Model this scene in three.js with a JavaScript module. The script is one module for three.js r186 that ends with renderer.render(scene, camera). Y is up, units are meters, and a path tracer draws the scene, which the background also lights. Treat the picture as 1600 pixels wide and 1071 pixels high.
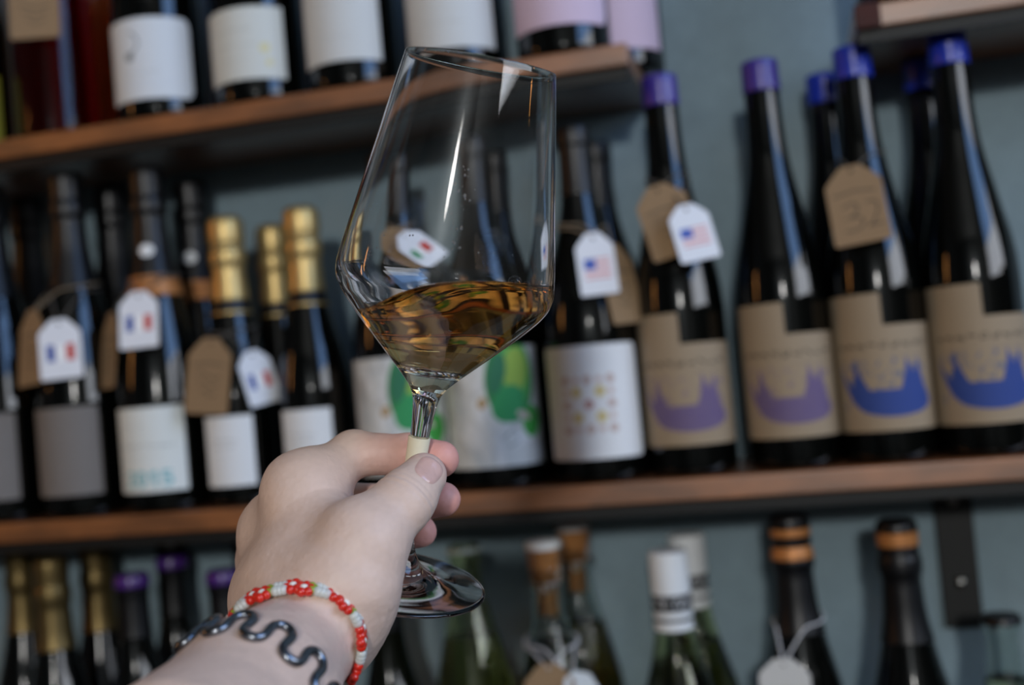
import * as THREE from 'three';
import { RoundedBoxGeometry } from 'three/addons/geometries/RoundedBoxGeometry.js';
import { mergeGeometries } from 'three/addons/utils/BufferGeometryUtils.js';
import { ImprovedNoise } from 'three/addons/math/ImprovedNoise.js';
import { RectAreaLightUniformsLib } from 'three/addons/lights/RectAreaLightUniformsLib.js';

// ------------------------------------------------------------------ camera, light, exposure
const scene = new THREE.Scene();
const SHELF = 1.35;                        // height of the middle shelf's top above the floor
const deg = Math.PI / 180;
const camera = new THREE.PerspectiveCamera(2 * Math.atan(535.5 / 1800) / deg, 1600 / 1071, 0.02, 60);
camera.position.set(0.1003, SHELF + 0.0922, 1.1425);
camera.rotation.order = 'YXZ';
camera.rotation.set(2.011 * deg, 13.385 * deg, -5.091 * deg);
camera.focus = 0.487;
camera.userData.fStop = camera.getFocalLength() / 8.5;   // an 8.5 mm wide aperture
scene.add(camera);

const renderer = new THREE.WebGLRenderer();
renderer.toneMapping = THREE.LinearToneMapping;
renderer.toneMappingExposure = 0.73;
renderer.shadowMap.enabled = true;
RectAreaLightUniformsLib.init();
scene.background = new THREE.Color().setRGB(0.6, 0.9, 1.5);      // evening sky outside the window

// one tall window in the right wall: bright overcast street in its lower lights, blue sky in the upper ones
const WIN = { x: 1.75, z0: 0.45, z1: 2.05, y0: 1.72, ym: 2.25, y1: 3.3 };
for (const [lo, hi, rgb, nits] of [[WIN.y0, WIN.ym, [0.97, 1.0, 1.04], 6.5], [WIN.ym, WIN.y1, [0.26, 0.5, 1.0], 5.0]]) {
  const daylight = new THREE.RectAreaLight(new THREE.Color().setRGB(...rgb), nits, WIN.z1 - WIN.z0, hi - lo);
  daylight.position.set(WIN.x - 0.01, (lo + hi) / 2, (WIN.z0 + WIN.z1) / 2);
  daylight.lookAt(-3, (lo + hi) / 2, (WIN.z0 + WIN.z1) / 2);
  scene.add(daylight);
}

// ------------------------------------------------------------------ helpers
let seed = 7;
const rnd = () => { seed = (seed * 1664525 + 1013904223) >>> 0; return seed / 4294967296; };
const noise = new ImprovedNoise();
const taken = {};
function numbered(name) { const n = taken[name] = (taken[name] ?? -1) + 1; return n ? name + '_' + String(n).padStart(3, '0') : name; }
function tag(o, label, category, group) { o.userData.label = label; o.userData.category = category; if (group) o.userData.group = group; return o; }
function thing(name, label, category, x = 0, y = 0, z = 0, group) {
  const g = new THREE.Group(); g.name = numbered(name); g.position.set(x, y, z); scene.add(g);
  return tag(g, label, category, group);
}
function part(name, geo, mat, parent, label) {
  const m = new THREE.Mesh(geo, mat); m.name = name; m.castShadow = m.receiveShadow = true; parent.add(m);
  if (label) m.userData.label = label;
  return m;
}
function structure(name, geo, mat, x = 0, y = 0, z = 0) {
  const m = part(name, geo, mat, scene); m.position.set(x, y, z); m.userData.kind = 'structure'; return m;
}
const box = (w, h, d, x = 0, y = 0, z = 0) => new THREE.BoxGeometry(w, h, d).translate(x, y, z);
const rbox = (w, h, d, r, x = 0, y = 0, z = 0) => new RoundedBoxGeometry(w, h, d, 2, r).translate(x, y, z);
const lathe = (pts, seg = 64) => new THREE.LatheGeometry(pts.map(([r, y]) => new THREE.Vector2(Math.max(r, 0), y)), seg);
const V = (x, y, z) => new THREE.Vector3(x, y, z);
const std = (hex, roughness, extra = {}) => new THREE.MeshStandardMaterial({ color: hex, roughness, ...extra });
const phys = (hex, roughness, extra = {}) => new THREE.MeshPhysicalMaterial({ color: hex, roughness, ...extra });
function canvasTex(w, h, draw) {
  const c = document.createElement('canvas'); c.width = w; c.height = h;
  draw(c.getContext('2d'), w, h);
  const t = new THREE.CanvasTexture(c); t.colorSpace = THREE.SRGBColorSpace; return t;
}
function dataTex(w, h, f, srgb = true) {
  const d = new Uint8Array(w * h * 4);
  for (let y = 0; y < h; y++) for (let x = 0; x < w; x++) {
    const c = f(x / w, y / h), i = (y * w + x) * 4;
    d[i] = c[0]; d[i + 1] = c[1]; d[i + 2] = c[2]; d[i + 3] = 255;
  }
  const t = new THREE.DataTexture(d, w, h); t.wrapS = t.wrapT = THREE.RepeatWrapping; t.magFilter = THREE.LinearFilter;
  if (srgb) t.colorSpace = THREE.SRGBColorSpace;
  t.needsUpdate = true; return t;
}
function metricUV(geo, s = 1) {               // box-projected uv in metres
  const p = geo.attributes.position, n = geo.attributes.normal, uv = new Float32Array(p.count * 2);
  for (let i = 0; i < p.count; i++) {
    const ax = Math.abs(n.getX(i)), ay = Math.abs(n.getY(i)), az = Math.abs(n.getZ(i));
    const [u, v] = ax > ay && ax > az ? [p.getZ(i), p.getY(i)] : ay > az ? [p.getX(i), p.getZ(i)] : [p.getX(i), p.getY(i)];
    uv[i * 2] = u * s; uv[i * 2 + 1] = v * s;
  }
  geo.setAttribute('uv', new THREE.BufferAttribute(uv, 2)); return geo;
}

// ------------------------------------------------------------------ materials
const per = (x, y, z, n) => {                 // noise that repeats every n cells in x and y
  const a = noise.noise(x, y, z), b = noise.noise(x - n, y, z), c = noise.noise(x, y - n, z), e = noise.noise(x - n, y - n, z), u = x / n, v = y / n;
  return (a * (1 - u) + b * u) * (1 - v) + (c * (1 - u) + e * u) * v;
};
const paintTex = dataTex(256, 256, (u, v) => {
  const k = 1 + 0.06 * per(u * 6, v * 6, 0.5, 6) + 0.05 * per(u * 24, v * 24, 3.5, 24) + 0.05 * per(u * 90, v * 90, 8.5, 90);
  return [121 * k, 141 * k, 150 * k];
});
const paintBump = dataTex(256, 256, (u, v) => { const k = 128 + 70 * per(u * 50, v * 50, 1.3, 50); return [k, k, k]; }, false);
const wallPaint = std(0xffffff, 0.82, { map: paintTex, bumpMap: paintBump, bumpScale: 0.0008 });
const woodTex = dataTex(512, 256, (u, v) => {
  const w = per(u * 4, v * 4, 2.2, 4), g = per(u * 5, v * 60, 5.1, 60), f = per(u * 24, v * 128, 9.1, 128);
  const ring = Math.sin((v * 26 + w * 3.2) * 2), k = 1 + 0.16 * g + 0.14 * f + 0.10 * ring;
  return [Math.min(255, 126 * k), Math.min(255, 77 * k), Math.min(255, 40 * k)];
});
const wood = phys(0xffffff, 0.4, { map: woodTex, clearcoat: 1, clearcoatRoughness: 0.4 });
const endWood = std(0x7a4328, 0.75, { map: woodTex });
const iron = std(0x121414, 0.55, { metalness: 0.4 });
const steel = std(0x9a9a96, 0.3, { metalness: 1 });
const darkGlass = phys(0x040504, 0.04, { ior: 1.56 });
const oliveGlass = phys(0x080a04, 0.05);
const blackFoil = std(0x0c0d10, 0.38, { metalness: 0.25 });
const goldFoil = std(0xb9a06a, 0.42, { metalness: 0.75 });
const bronzeFoil = std(0x6a5a38, 0.4, { metalness: 0.8 });
const copperBand = std(0xb87a45, 0.45, { metalness: 0.35 });
const purpleWax = phys(0x3a2c86, 0.32, { clearcoat: 0.3 });
const blueWax = phys(0x1630a8, 0.3, { clearcoat: 0.3 });
const plumCap = phys(0x43216e, 0.3, { clearcoat: 0.3 });
const whitePaper = std(0xe2e4e4, 0.8);
const twine = std(0x8b7b66, 0.95), whiteString = std(0xcfcfd0, 0.9), darkString = std(0x55504a, 0.95);
const corkMat = std(0xa9743f, 0.9, { map: dataTex(64, 64, (u, v) => { const k = 1 + 0.25 * per(u * 12, v * 12, 4, 12) - (rnd() > 0.96 ? 0.4 : 0); return [255 * Math.min(1, k * .9), 250 * Math.min(1, k * .9), 245 * Math.min(1, k * .9)]; }) });

// ------------------------------------------------------------------ the room
const RX0 = -3.2, RX1 = WIN.x, RZ1 = 4.6, RY = 3.5, T = 0.15;
structure('floor', metricUV(box(RX1 - RX0 + 2 * T, T, RZ1 + 2 * T)), std(0x2c2018, 0.6, { map: woodTex }), (RX0 + RX1) / 2, -T / 2, RZ1 / 2);
structure('ceiling', box(RX1 - RX0 + 2 * T, T, RZ1 + 2 * T), std(0x5c5e5e, 0.9), (RX0 + RX1) / 2, RY + T / 2, RZ1 / 2);
structure('wall_back', metricUV(box(RX1 - RX0 + 2 * T, RY, T), 1.6), wallPaint, (RX0 + RX1) / 2, RY / 2, -T / 2);
const dimPaint = std(0x404446, 0.9);
structure('wall_left', box(T, RY, RZ1), dimPaint, RX0 - T / 2, RY / 2, RZ1 / 2);
structure('wall_front', box(RX1 - RX0 + 2 * T, RY, T), dimPaint, (RX0 + RX1) / 2, RY / 2, RZ1 + T / 2);
{
  const zc = (WIN.z0 + WIN.z1) / 2, w = WIN.z1 - WIN.z0, hy = (WIN.y1 - WIN.y0) / 2, my = (WIN.y0 + WIN.y1) / 2;
  structure('wall_right', mergeGeometries([
    box(T, RY, WIN.z0, 0, RY / 2, WIN.z0 / 2), box(T, RY, RZ1 - WIN.z1, 0, RY / 2, (RZ1 + WIN.z1) / 2), box(T, WIN.y0, w, 0, WIN.y0 / 2, zc), box(T, RY - WIN.y1, w, 0, (RY + WIN.y1) / 2, zc),
  ]), dimPaint, RX1 + T / 2, 0, 0);
  const g = new THREE.Group(); g.name = 'window_1'; g.userData.kind = 'structure'; scene.add(g); g.position.set(RX1 + 0.09, my, zc);
  const bar = WIN.ym - my, h = w / 2, fm = std(0x2b2d2d, 0.5), pane = phys(0xffffff, 0.0, { transmission: 1, thickness: 0, ior: 1.5 });
  part('window_frame', mergeGeometries([box(0.05, 0.03, w, 0, hy - 0.015, 0), box(0.05, 0.03, w, 0, -hy + 0.015, 0), box(0.05, 0.03, w - 0.06, 0, bar, 0), box(0.05, hy * 2 - 0.06, 0.03, 0, 0, h - 0.015), box(0.05, hy * 2 - 0.06, 0.03, 0, 0, -h + 0.015)]), fm, g);
  for (const [lo, hi] of [[-hy + 0.03, bar - 0.015], [bar + 0.015, hy - 0.03]]) part('pane', box(0.004, hi - lo, w - 0.06, 0, (lo + hi) / 2, 0), pane, g);
}

// lamps of the room, outside the frame
{
  const x = 0.5, y = 2.2, z = 4.1, r = 0.13, g = thing('globe_lamp', 'white glass globe lamp hanging behind the viewer', 'lamp', x, y, z);
  part('cord', new THREE.CylinderGeometry(0.003, 0.003, RY - y - r - 0.03, 8).translate(0, (RY - y + r + 0.03) / 2, 0), iron, g);
  part('socket', lathe([[0.0001, r + 0.04], [0.02, r + 0.04], [0.03, r + 0.03], [0.034, r - 0.004], [0.0001, r - 0.004]], 24), iron, g);
  part('bulb', new THREE.SphereGeometry(r, 40, 24), std(0xffffff, 0.4, { emissive: new THREE.Color(30, 29.5, 28.5) }), g);
  const l = new THREE.PointLight(new THREE.Color().setRGB(1, 0.98, 0.95), 21); l.position.set(x, y, z); l.shadow.radius = 6.2; l.castShadow = true; scene.add(l);
}
{
  const x = -2.1, y = SHELF + 0.62, z = 1.15, half = 0.235, g = thing('pendant_lamp', 'amber glass tube pendant lamp hanging near the left wall', 'lamp', x, y, z);
  part('cord', new THREE.CylinderGeometry(0.003, 0.003, RY - y - half - 0.05, 8).translate(0, (RY - y + half + 0.05) / 2, 0), iron, g);
  part('socket', lathe([[0.0001, half + 0.06], [0.018, half + 0.06], [0.024, half + 0.05], [0.024, half], [0.0001, half]], 24), iron, g);
  part('bulb', new THREE.CapsuleGeometry(0.022, half * 2 - 0.044, 8, 24), std(0xffffff, 0.4, { emissive: new THREE.Color(26, 10.4, 2.3) }), g);
  const l = new THREE.PointLight(new THREE.Color().setRGB(1, 0.46, 0.13), 0.5); l.position.set(x, y, z); l.shadow.radius = 1; l.castShadow = true; scene.add(l);
}

// ------------------------------------------------------------------ shelves
const DEPTH = 0.17, THICK = 0.0195, UP = 0.373, LOW = -0.373;
function shelf(label, x0, x1, y, brackets, endCap) {
  const g = thing('wall_shelf', label, 'shelf', (x0 + x1) / 2, SHELF + y, 0, 'wooden shelves on iron brackets');
  const L = x1 - x0, cx = (x0 + x1) / 2;
  const b = part('board', metricUV(rbox(L, THICK, DEPTH, 0.0022, 0, -THICK / 2, DEPTH / 2), 2.2), wood, g);
  if (endCap) part('end_lipping', metricUV(rbox(0.02, THICK + 0.0006, 0.004, 0.001, -L / 2 + 0.0105, -THICK / 2, DEPTH + 0.0012), 2.2), endWood, g, 'reddish lipping at the end of the shelf front');
  part('rail', box(L - 0.004, 0.0105, 0.005, 0, -THICK - 0.00525, DEPTH - 0.008), iron, g);
  for (const bx of brackets) {
    const br = part('bracket', mergeGeometries([rbox(0.034, 0.145, 0.006, 0.001, 0, -THICK - 0.0785, 0.003), rbox(0.042, 0.006, DEPTH - 0.02, 0.001, 0, -THICK - 0.003, (DEPTH - 0.02) / 2)]), iron, g);
    br.position.x = bx - cx;
    for (const by of [-0.052, -0.128]) part('bolt', lathe([[0.0001, 0.0042], [0.0035, 0.0036], [0.0052, 0.0018], [0.0056, 0], [0, 0]], 20).rotateX(Math.PI / 2).translate(0, by, 0.006), steel, br);
  }
  return b;
}
shelf('long wooden middle shelf carrying the purple and blue capped bottles', -1.35, 1.2, 0, [0.2345, -0.572]);
shelf('wooden upper shelf ending above the purple capped bottles', -1.35, -0.008, UP, [-1.0]);
shelf('short pale wooden upper shelf above the blue capped bottles', 0.178, 1.2, UP, [0.85], true);
shelf('wooden lower shelf under the corked and screw capped bottles', -1.35, 1.2, LOW, [-1.0, 0.85]);

// ------------------------------------------------------------------ bottles
const NECKS = {   // [distance below the mouth, radius]
  flute: [[0, 0.0145], [0.03, 0.015], [0.055, 0.0155], [0.08, 0.0172], [0.102, 0.0203], [0.125, 0.025], [0.15, 0.0302], [0.172, 0.0348], [0.19, 0.0371], [0.208, 1]],
  burgundy: [[0, 0.0142], [0.004, 0.0152], [0.016, 0.0152], [0.02, 0.0143], [0.055, 0.0152], [0.075, 0.018], [0.095, 0.0225], [0.115, 0.0285], [0.135, 0.0345], [0.155, 0.0392], [0.175, 0.0418], [0.192, 1]],
  champagne: [[0, 0.0135], [0.003, 0.0158], [0.014, 0.0164], [0.028, 0.0160], [0.032, 0.0172], [0.042, 0.0172], [0.048, 0.0155], [0.062, 0.0160], [0.08, 0.0175], [0.1, 0.0212], [0.12, 0.0255], [0.14, 0.0305], [0.165, 0.0355], [0.19, 0.0395], [0.215, 0.042], [0.232, 1]],
  half: [[0, 0.0125], [0.003, 0.0155], [0.012, 0.0166], [0.024, 0.0162], [0.03, 0.0150], [0.034, 0.0168], [0.044, 0.0166], [0.05, 0.0150], [0.07, 0.0160], [0.081, 0.0172], [0.095, 0.0198], [0.115, 0.0240], [0.135, 0.0285], [0.155, 0.0322], [0.175, 1]],
  squat: [[0, 0.0135], [0.004, 0.0146], [0.014, 0.0146], [0.018, 0.0136], [0.04, 0.0148], [0.055, 0.0178], [0.075, 0.0228], [0.095, 0.0282], [0.115, 0.0328], [0.138, 0.0368], [0.16, 1]],
};
function outline(kind, H, R) {       // outer profile from heel to mouth
  const p = [[R - 0.012, 0.0015], [R - 0.007, 0], [R - 0.0025, 0.0012], [R - 0.0006, 0.0042], [R, 0.0085], [R, 0.03]];
  const n = NECKS[kind].slice().reverse(), top = H - n[0][0];
  for (let k = 1; k <= 4; k++) p.push([R, 0.03 + (top - 0.03) * k / 4]);
  const c = new THREE.CatmullRomCurve3(n.map(([d, r]) => V(r === 1 ? R : r, H - d, 0)), false, 'centripetal');
  const m = n.length * 4;
  for (let k = 1; k <= m; k++) { const q = c.getPoint(k / m); p.push([Math.min(q.x, R), q.y]); }
  return p;
}
function radiusAt(p, y) { for (let i = 1; i < p.length; i++) if (p[i][1] >= y && p[i][1] > p[i - 1][1]) { const t = (y - p[i - 1][1]) / (p[i][1] - p[i - 1][1]); return p[i - 1][0] + t * (p[i][0] - p[i - 1][0]); } return p[p.length - 1][0]; }
const geoCache = {};
const cached = (key, f) => geoCache[key] ??= f();
// paper that follows the glass: half angle, bottom and top as functions of u in -1..1, print over the whole box
function labelGeo(p, half, y0, y1, top = () => 1, bottom = () => 0, cols = null) {
  const us = cols ?? Array.from({ length: 41 }, (_, i) => -1 + i / 20), rows = 8, pos = [], uv = [], idx = [];
  for (const off of [0.0007, -0.0006]) for (const u of us) for (let j = 0; j <= rows; j++) {
    const f = bottom(u) + (top(u) - bottom(u)) * j / rows, y = y0 + (y1 - y0) * f, r = radiusAt(p, y) + off, a = u * half;
    pos.push(Math.sin(a) * r, y, Math.cos(a) * r); uv.push((u + 1) / 2, f);
  }
  const n = us.length, w = rows + 1, at = (l, i, j) => l * n * w + i * w + j;
  for (let i = 0; i < n - 1; i++) for (let j = 0; j < rows; j++) {
    idx.push(at(0, i, j), at(0, i + 1, j), at(0, i, j + 1), at(0, i + 1, j), at(0, i + 1, j + 1), at(0, i, j + 1));
  }
  for (let i = 0; i < n - 1; i++) for (const j of [0, rows]) { const s = [at(0, i, j), at(1, i, j), at(0, i + 1, j), at(1, i + 1, j)]; if (j) idx.push(s[0], s[2], s[1], s[2], s[3], s[1]); else idx.push(s[0], s[1], s[2], s[2], s[1], s[3]); }
  for (const i of [0, n - 1]) for (let j = 0; j < rows; j++) { const s = [at(0, i, j), at(0, i, j + 1), at(1, i, j), at(1, i, j + 1)]; if (i) idx.push(s[0], s[2], s[1], s[2], s[3], s[1]); else idx.push(s[0], s[1], s[2], s[2], s[1], s[3]); }
  const g = new THREE.BufferGeometry();
  g.setAttribute('position', new THREE.Float32BufferAttribute(pos, 3)); g.setAttribute('uv', new THREE.Float32BufferAttribute(uv, 2));
  const nor = []; for (let i = 0; i < pos.length; i += 3) { const l = Math.hypot(pos[i], pos[i + 2]) || 1; nor.push(pos[i] / l, 0, pos[i + 2] / l); }
  g.setAttribute('normal', new THREE.Float32BufferAttribute(nor, 3)); g.setIndex(idx); return g;
}
const rounded = (r, asp) => { const e = (u) => { const d = 1 - Math.abs(u); return d >= r ? 0 : r * asp * (1 - Math.sqrt(Math.max(0, 1 - ((r - d) / r) ** 2))); }; return [(u) => 1 - e(u), (u) => e(u)]; };
const cornerCols = [-1, -0.99, -0.97, -0.94, -0.9, -0.86, -0.82, -0.75, ...Array.from({ length: 29 }, (_, i) => -0.7 + i * 0.05), 0.75, 0.82, 0.86, 0.9, 0.94, 0.97, 0.99, 1];
function capGeo(kind, H, R, d0, d1, off) {    // sleeve over the outline from d0 to d1 below the mouth
  return cached(`cap${kind}${H}${R}${d0}${d1}${off}`, () => {
    const q = outline(kind, H, R).filter(([r, y]) => y > H - d1 && y < H - d0 - 1e-6), p = outline(kind, H, R);
    const lo = [radiusAt(p, H - d1) + 0.0001, H - d1], s = [[lo[0], lo[1]], [lo[0] + off, lo[1] + off * 0.6], ...q.map(([r, y]) => [r + off, y])];
    if (d0 === 0) s.push([s[s.length - 1][0], H - 0.0004], [s[s.length - 1][0] - 0.0012, H + off], [0, H + off]);
    else { const hi = radiusAt(p, H - d0); s.push([hi + off, H - d0 - off], [hi, H - d0]); }
    return lathe(s, 56);
  });
}
const ROWF = 0.125, ROWR = 0.042;
function bottle(o) {
  const { kind, H, R, x, row, base = 0, turn = 0 } = o;
  const g = thing(o.name ?? 'wine_bottle', o.label, 'bottle', x, SHELF + base, row, o.group);
  g.rotation.y = turn;
  const p = outline(kind, H, R);
  if (o.clear) {
    const { glass, liquid, level } = o.clear, th = 0.0032;
    const up = p.slice(), inner = p.filter(([r, y]) => y > 0.008).map(([r, y]) => [r - th, y]);
    inner[0] = [inner[0][0] - 0.004, 0.010]; inner.unshift([0.0001, 0.014]);
    part('glass_body', lathe([[0.0001, 0.004], ...up, [p[p.length - 1][0] - th, H], ...inner.slice().reverse().slice(1), [0.0001, 0.014]], 72), glass, g);
    const li = inner.filter(([r, y]) => y < level).map(([r, y]) => [r + 0.0004, y - (y < 0.02 ? 0.0004 : 0)]); li[0][0] = 0.0001;
    li.push([radiusAt(p, level) - th + 0.0004, level], [0.0001, level]);
    part('wine', lathe(li, 72), liquid, g);
  } else part('glass_body', cached(`body${kind}${H}${R}`, () => lathe([[0, 0.004], ...p, [0, H]], 72)), o.glass ?? darkGlass, g);
  for (const c of o.caps ?? []) part(c[0], capGeo(kind, H, R, c[1], c[2], c[3] ?? 0.0007), c[4], g, c[5]);
  if (o.paper) {
    const l = o.paper, m = l.mat ?? whitePaper;
    part('label', cached(l.key, () => labelGeo(p, l.half, l.y0, l.y1, l.top, l.bottom, l.cols)), m, g, l.label);
  }
  o.extra?.(g, p);
  return g;
}

// ---- printed papers
function blots(c, x, y, w, h, n, color, a = 0.5) {    // faint unreadable print
  c.strokeStyle = color; c.globalAlpha = a; c.lineWidth = Math.max(1.5, h * 0.16); c.lineCap = 'round';
  for (let i = 0; i < n; i++) { const cx = x + w * (i + 0.15) / n, cw = w / n * 0.6; c.beginPath(); c.moveTo(cx, y + h * rnd()); c.lineTo(cx + cw * rnd(), y + h * rnd()); c.lineTo(cx + cw, y + h * rnd()); c.stroke(); }
  c.globalAlpha = 1;
}
function grainFill(c, w, h, rgb, k) {
  c.fillStyle = `rgb(${rgb})`; c.fillRect(0, 0, w, h);
  for (let i = 0; i < w * h / 60; i++) { c.fillStyle = rnd() > 0.5 ? `rgba(255,255,255,${k * rnd()})` : `rgba(0,0,0,${k * rnd()})`; c.fillRect(rnd() * w, rnd() * h, 1 + rnd() * 3, 1 + rnd() * 1.5); }
}
const paper = (tex, rough = 0.8) => std(0xffffff, rough, { map: tex });
const crownTex = (ink, soft) => canvasTex(512, 440, (c, w, h) => {
  grainFill(c, w, h, '152,134,110', 0.07);
  blots(c, w * 0.1, h * 0.355, w * 0.8, h * 0.05, 9, '#1c1815', 0.95); blots(c, w * 0.1, h * 0.355, w * 0.8, h * 0.05, 9, '#1c1815', 0.9);
  blots(c, w * 0.56, h * 0.44, w * 0.3, h * 0.03, 9, '#4a4038', 0.35);
  c.fillStyle = ink; c.globalAlpha = soft;
  c.beginPath(); c.moveTo(w * 0.10, h * 0.50);
  c.quadraticCurveTo(w * 0.17, h * 0.66, w * 0.22, h * 0.67); c.quadraticCurveTo(w * 0.24, h * 0.60, w * 0.25, h * 0.47); c.quadraticCurveTo(w * 0.30, h * 0.62, w * 0.36, h * 0.70);
  c.lineTo(w * 0.60, h * 0.70); c.quadraticCurveTo(w * 0.66, h * 0.58, w * 0.655, h * 0.46); c.quadraticCurveTo(w * 0.70, h * 0.56, w * 0.72, h * 0.58); c.quadraticCurveTo(w * 0.76, h * 0.52, w * 0.765, h * 0.46);
  c.quadraticCurveTo(w * 0.79, h * 0.66, w * 0.85, h * 0.75); c.quadraticCurveTo(w * 0.90, h * 0.83, w * 0.76, h * 0.875); c.quadraticCurveTo(w * 0.52, h * 0.925, w * 0.32, h * 0.865); c.quadraticCurveTo(w * 0.16, h * 0.80, w * 0.10, h * 0.50); c.fill();
  c.globalAlpha = soft * 0.35; for (let i = 0; i < 60; i++) { c.beginPath(); c.ellipse(w * (0.12 + 0.72 * rnd()), h * (0.48 + 0.36 * rnd()), 3 + 12 * rnd(), 3 + 8 * rnd(), rnd() * 3, 0, 7); c.fill(); }
  c.globalAlpha = 1;
});
const stepTop = (u) => (u < 0.005 ? 1 : 0.764);
const stepCols = [...Array.from({ length: 21 }, (_, i) => -1 + i * 0.05), 0.006, ...Array.from({ length: 20 }, (_, i) => 0.05 + i * 0.05)];
const crownPaper = (key, mat) => ({ key, mat, half: 76 * deg, y0: 0.0265, y1: 0.139, top: stepTop, cols: stepCols });
const purplePrint = paper(crownTex('#55457f', 0.72)), bluePrint = paper(crownTex('#213c8a', 0.9));
const birdTex = canvasTex(640, 400, (c, w, h) => {
  grainFill(c, w, h, '205,207,206', 0.07);
  for (let i = 0; i < 46; i++) { c.fillStyle = ['rgba(120,115,112,.16)', 'rgba(240,242,245,.35)', 'rgba(140,150,165,.16)'][i % 3]; c.beginPath(); c.ellipse(w * rnd(), h * rnd(), 20 + 60 * rnd(), 10 + 34 * rnd(), rnd() * 3, 0, 7); c.fill(); }
  const leaf = (x, y, rx, ry, a, f) => { c.fillStyle = f; c.beginPath(); c.ellipse(w * x, h * y, w * rx, h * ry, a, 0, 7); c.fill(); };
  leaf(0.72, 0.28, 0.19, 0.36, 0.15, '#2f7a45'); leaf(0.74, 0.25, 0.155, 0.29, 0.2, '#4fa052'); leaf(0.76, 0.20, 0.10, 0.19, 0.3, '#8fae4a'); leaf(0.69, 0.48, 0.13, 0.15, -0.3, '#2f8f55');
  leaf(0.62, 0.22, 0.06, 0.18, 0.4, '#2c6f50'); leaf(0.87, 0.64, 0.09, 0.13, -0.5, '#3b9a3f'); leaf(0.80, 0.585, 0.06, 0.035, 0.3, '#b9aaa2'); leaf(0.50, 0.46, 0.035, 0.045, -0.6, '#a98a5a');
  c.strokeStyle = 'rgba(90,98,104,.55)'; c.lineWidth = 6; c.beginPath(); c.moveTo(w * 0.62, h * 0.78); c.lineTo(w * 0.72, h * 0.68); c.lineTo(w * 0.74, h * 0.80); c.lineTo(w * 0.66, h * 0.84); c.stroke();
});
const tileTex = canvasTex(512, 480, (c, w, h) => {
  grainFill(c, w, h, '226,228,230', 0.03);
  c.globalAlpha = 0.8; const cx = w * 0.5, cy = h * 0.52, s = w * 0.078;
  for (let i = -2; i <= 2; i++) for (let j = -2; j <= 2; j++) {
    const d = Math.max(Math.abs(i), Math.abs(j));
    if (d === 1 && i && j) { c.fillStyle = '#cdb56a'; star(c, cx + i * s * 1.35, cy + j * s * 1.35, s * 0.8); } else if (d === 2 && (i + j) % 2 === 0) { c.fillStyle = '#b99a90'; star(c, cx + i * s * 1.3, cy + j * s * 1.3, s * 0.62); } else if (d === 0) { c.fillStyle = '#a9706a'; star(c, cx, cy, s * 0.7); } else if (d === 2) { c.fillStyle = '#c9aaa0'; star(c, cx + i * s * 1.3, cy + j * s * 1.3, s * 0.45); }
  }
  function star(c, x, y, r) { c.beginPath(); for (let k = 0; k < 16; k++) { const q = k * Math.PI / 8, rr = k % 2 ? r * 0.62 : r; c.lineTo(x + Math.cos(q) * rr, y + Math.sin(q) * rr); } c.fill(); }
});
const year = canvasTex(384, 460, (c, w, h) => {
  grainFill(c, w, h, '220,225,223', 0.03);
  blots(c, w * 0.12, h * 0.2, w * 0.4, h * 0.035, 9, '#777', 0.35); blots(c, w * 0.1, h * 0.42, w * 0.78, h * 0.06, 11, '#50585a', 0.55); blots(c, w * 0.2, h * 0.56, w * 0.5, h * 0.03, 12, '#777', 0.35);
  c.fillStyle = '#6fb3bd'; c.font = `bold ${h * 0.25}px sans-serif`; c.textAlign = 'center'; c.fillText('2015', w * 0.5, h * 0.93, w * 0.88);
});
const plainLines = canvasTex(256, 340, (c, w, h) => { grainFill(c, w, h, '224,227,230', 0.03); blots(c, w * 0.16, h * 0.32, w * 0.55, h * 0.05, 7, '#3c4448', 0.75); blots(c, w * 0.16, h * 0.42, w * 0.5, h * 0.045, 8, '#4c5458', 0.6); blots(c, w * 0.2, h * 0.56, w * 0.4, h * 0.02, 10, '#777', 0.4); });
const greyPaper = canvasTex(256, 256, (c, w, h) => { grainFill(c, w, h, '118,113,110', 0.06); blots(c, w * 0.2, h * 0.3, w * 0.5, h * 0.03, 10, '#b9b2aa', 0.3); });
const crest = canvasTex(512, 400, (c, w, h) => {
  grainFill(c, w, h, '214,219,224', 0.04); c.strokeStyle = '#5c646a'; c.globalAlpha = 0.7; c.lineWidth = 9; c.beginPath(); c.arc(w * 0.38, h * 0.30, h * 0.13, -1.4, 1.4); c.stroke();
  c.fillStyle = '#4c5459'; c.beginPath(); c.ellipse(w * 0.385, h * 0.47, h * 0.06, h * 0.05, 0.3, 0, 7); c.fill(); c.globalAlpha = 1;
  blots(c, w * 0.3, h * 0.66, w * 0.38, h * 0.04, 10, '#6a7278', 0.4); blots(c, w * 0.3, h * 0.8, w * 0.5, h * 0.03, 14, '#7b93c4', 0.4);
});
const creamScript = canvasTex(512, 400, (c, w, h) => {
  grainFill(c, w, h, '208,211,206', 0.05); blots(c, w * 0.2, h * 0.28, w * 0.45, h * 0.06, 10, '#6b6f6c', 0.4); blots(c, w * 0.2, h * 0.5, w * 0.5, h * 0.05, 12, '#7b7f7c', 0.35); blots(c, w * 0.2, h * 0.7, w * 0.4, h * 0.04, 12, '#8b8f8c', 0.3);
  c.fillStyle = 'rgba(214,205,150,.8)'; c.beginPath(); c.arc(w * 0.78, h * 0.58, h * 0.07, 0, 7); c.arc(w * 0.82, h * 0.78, h * 0.05, 0, 7); c.fill();
});
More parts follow.
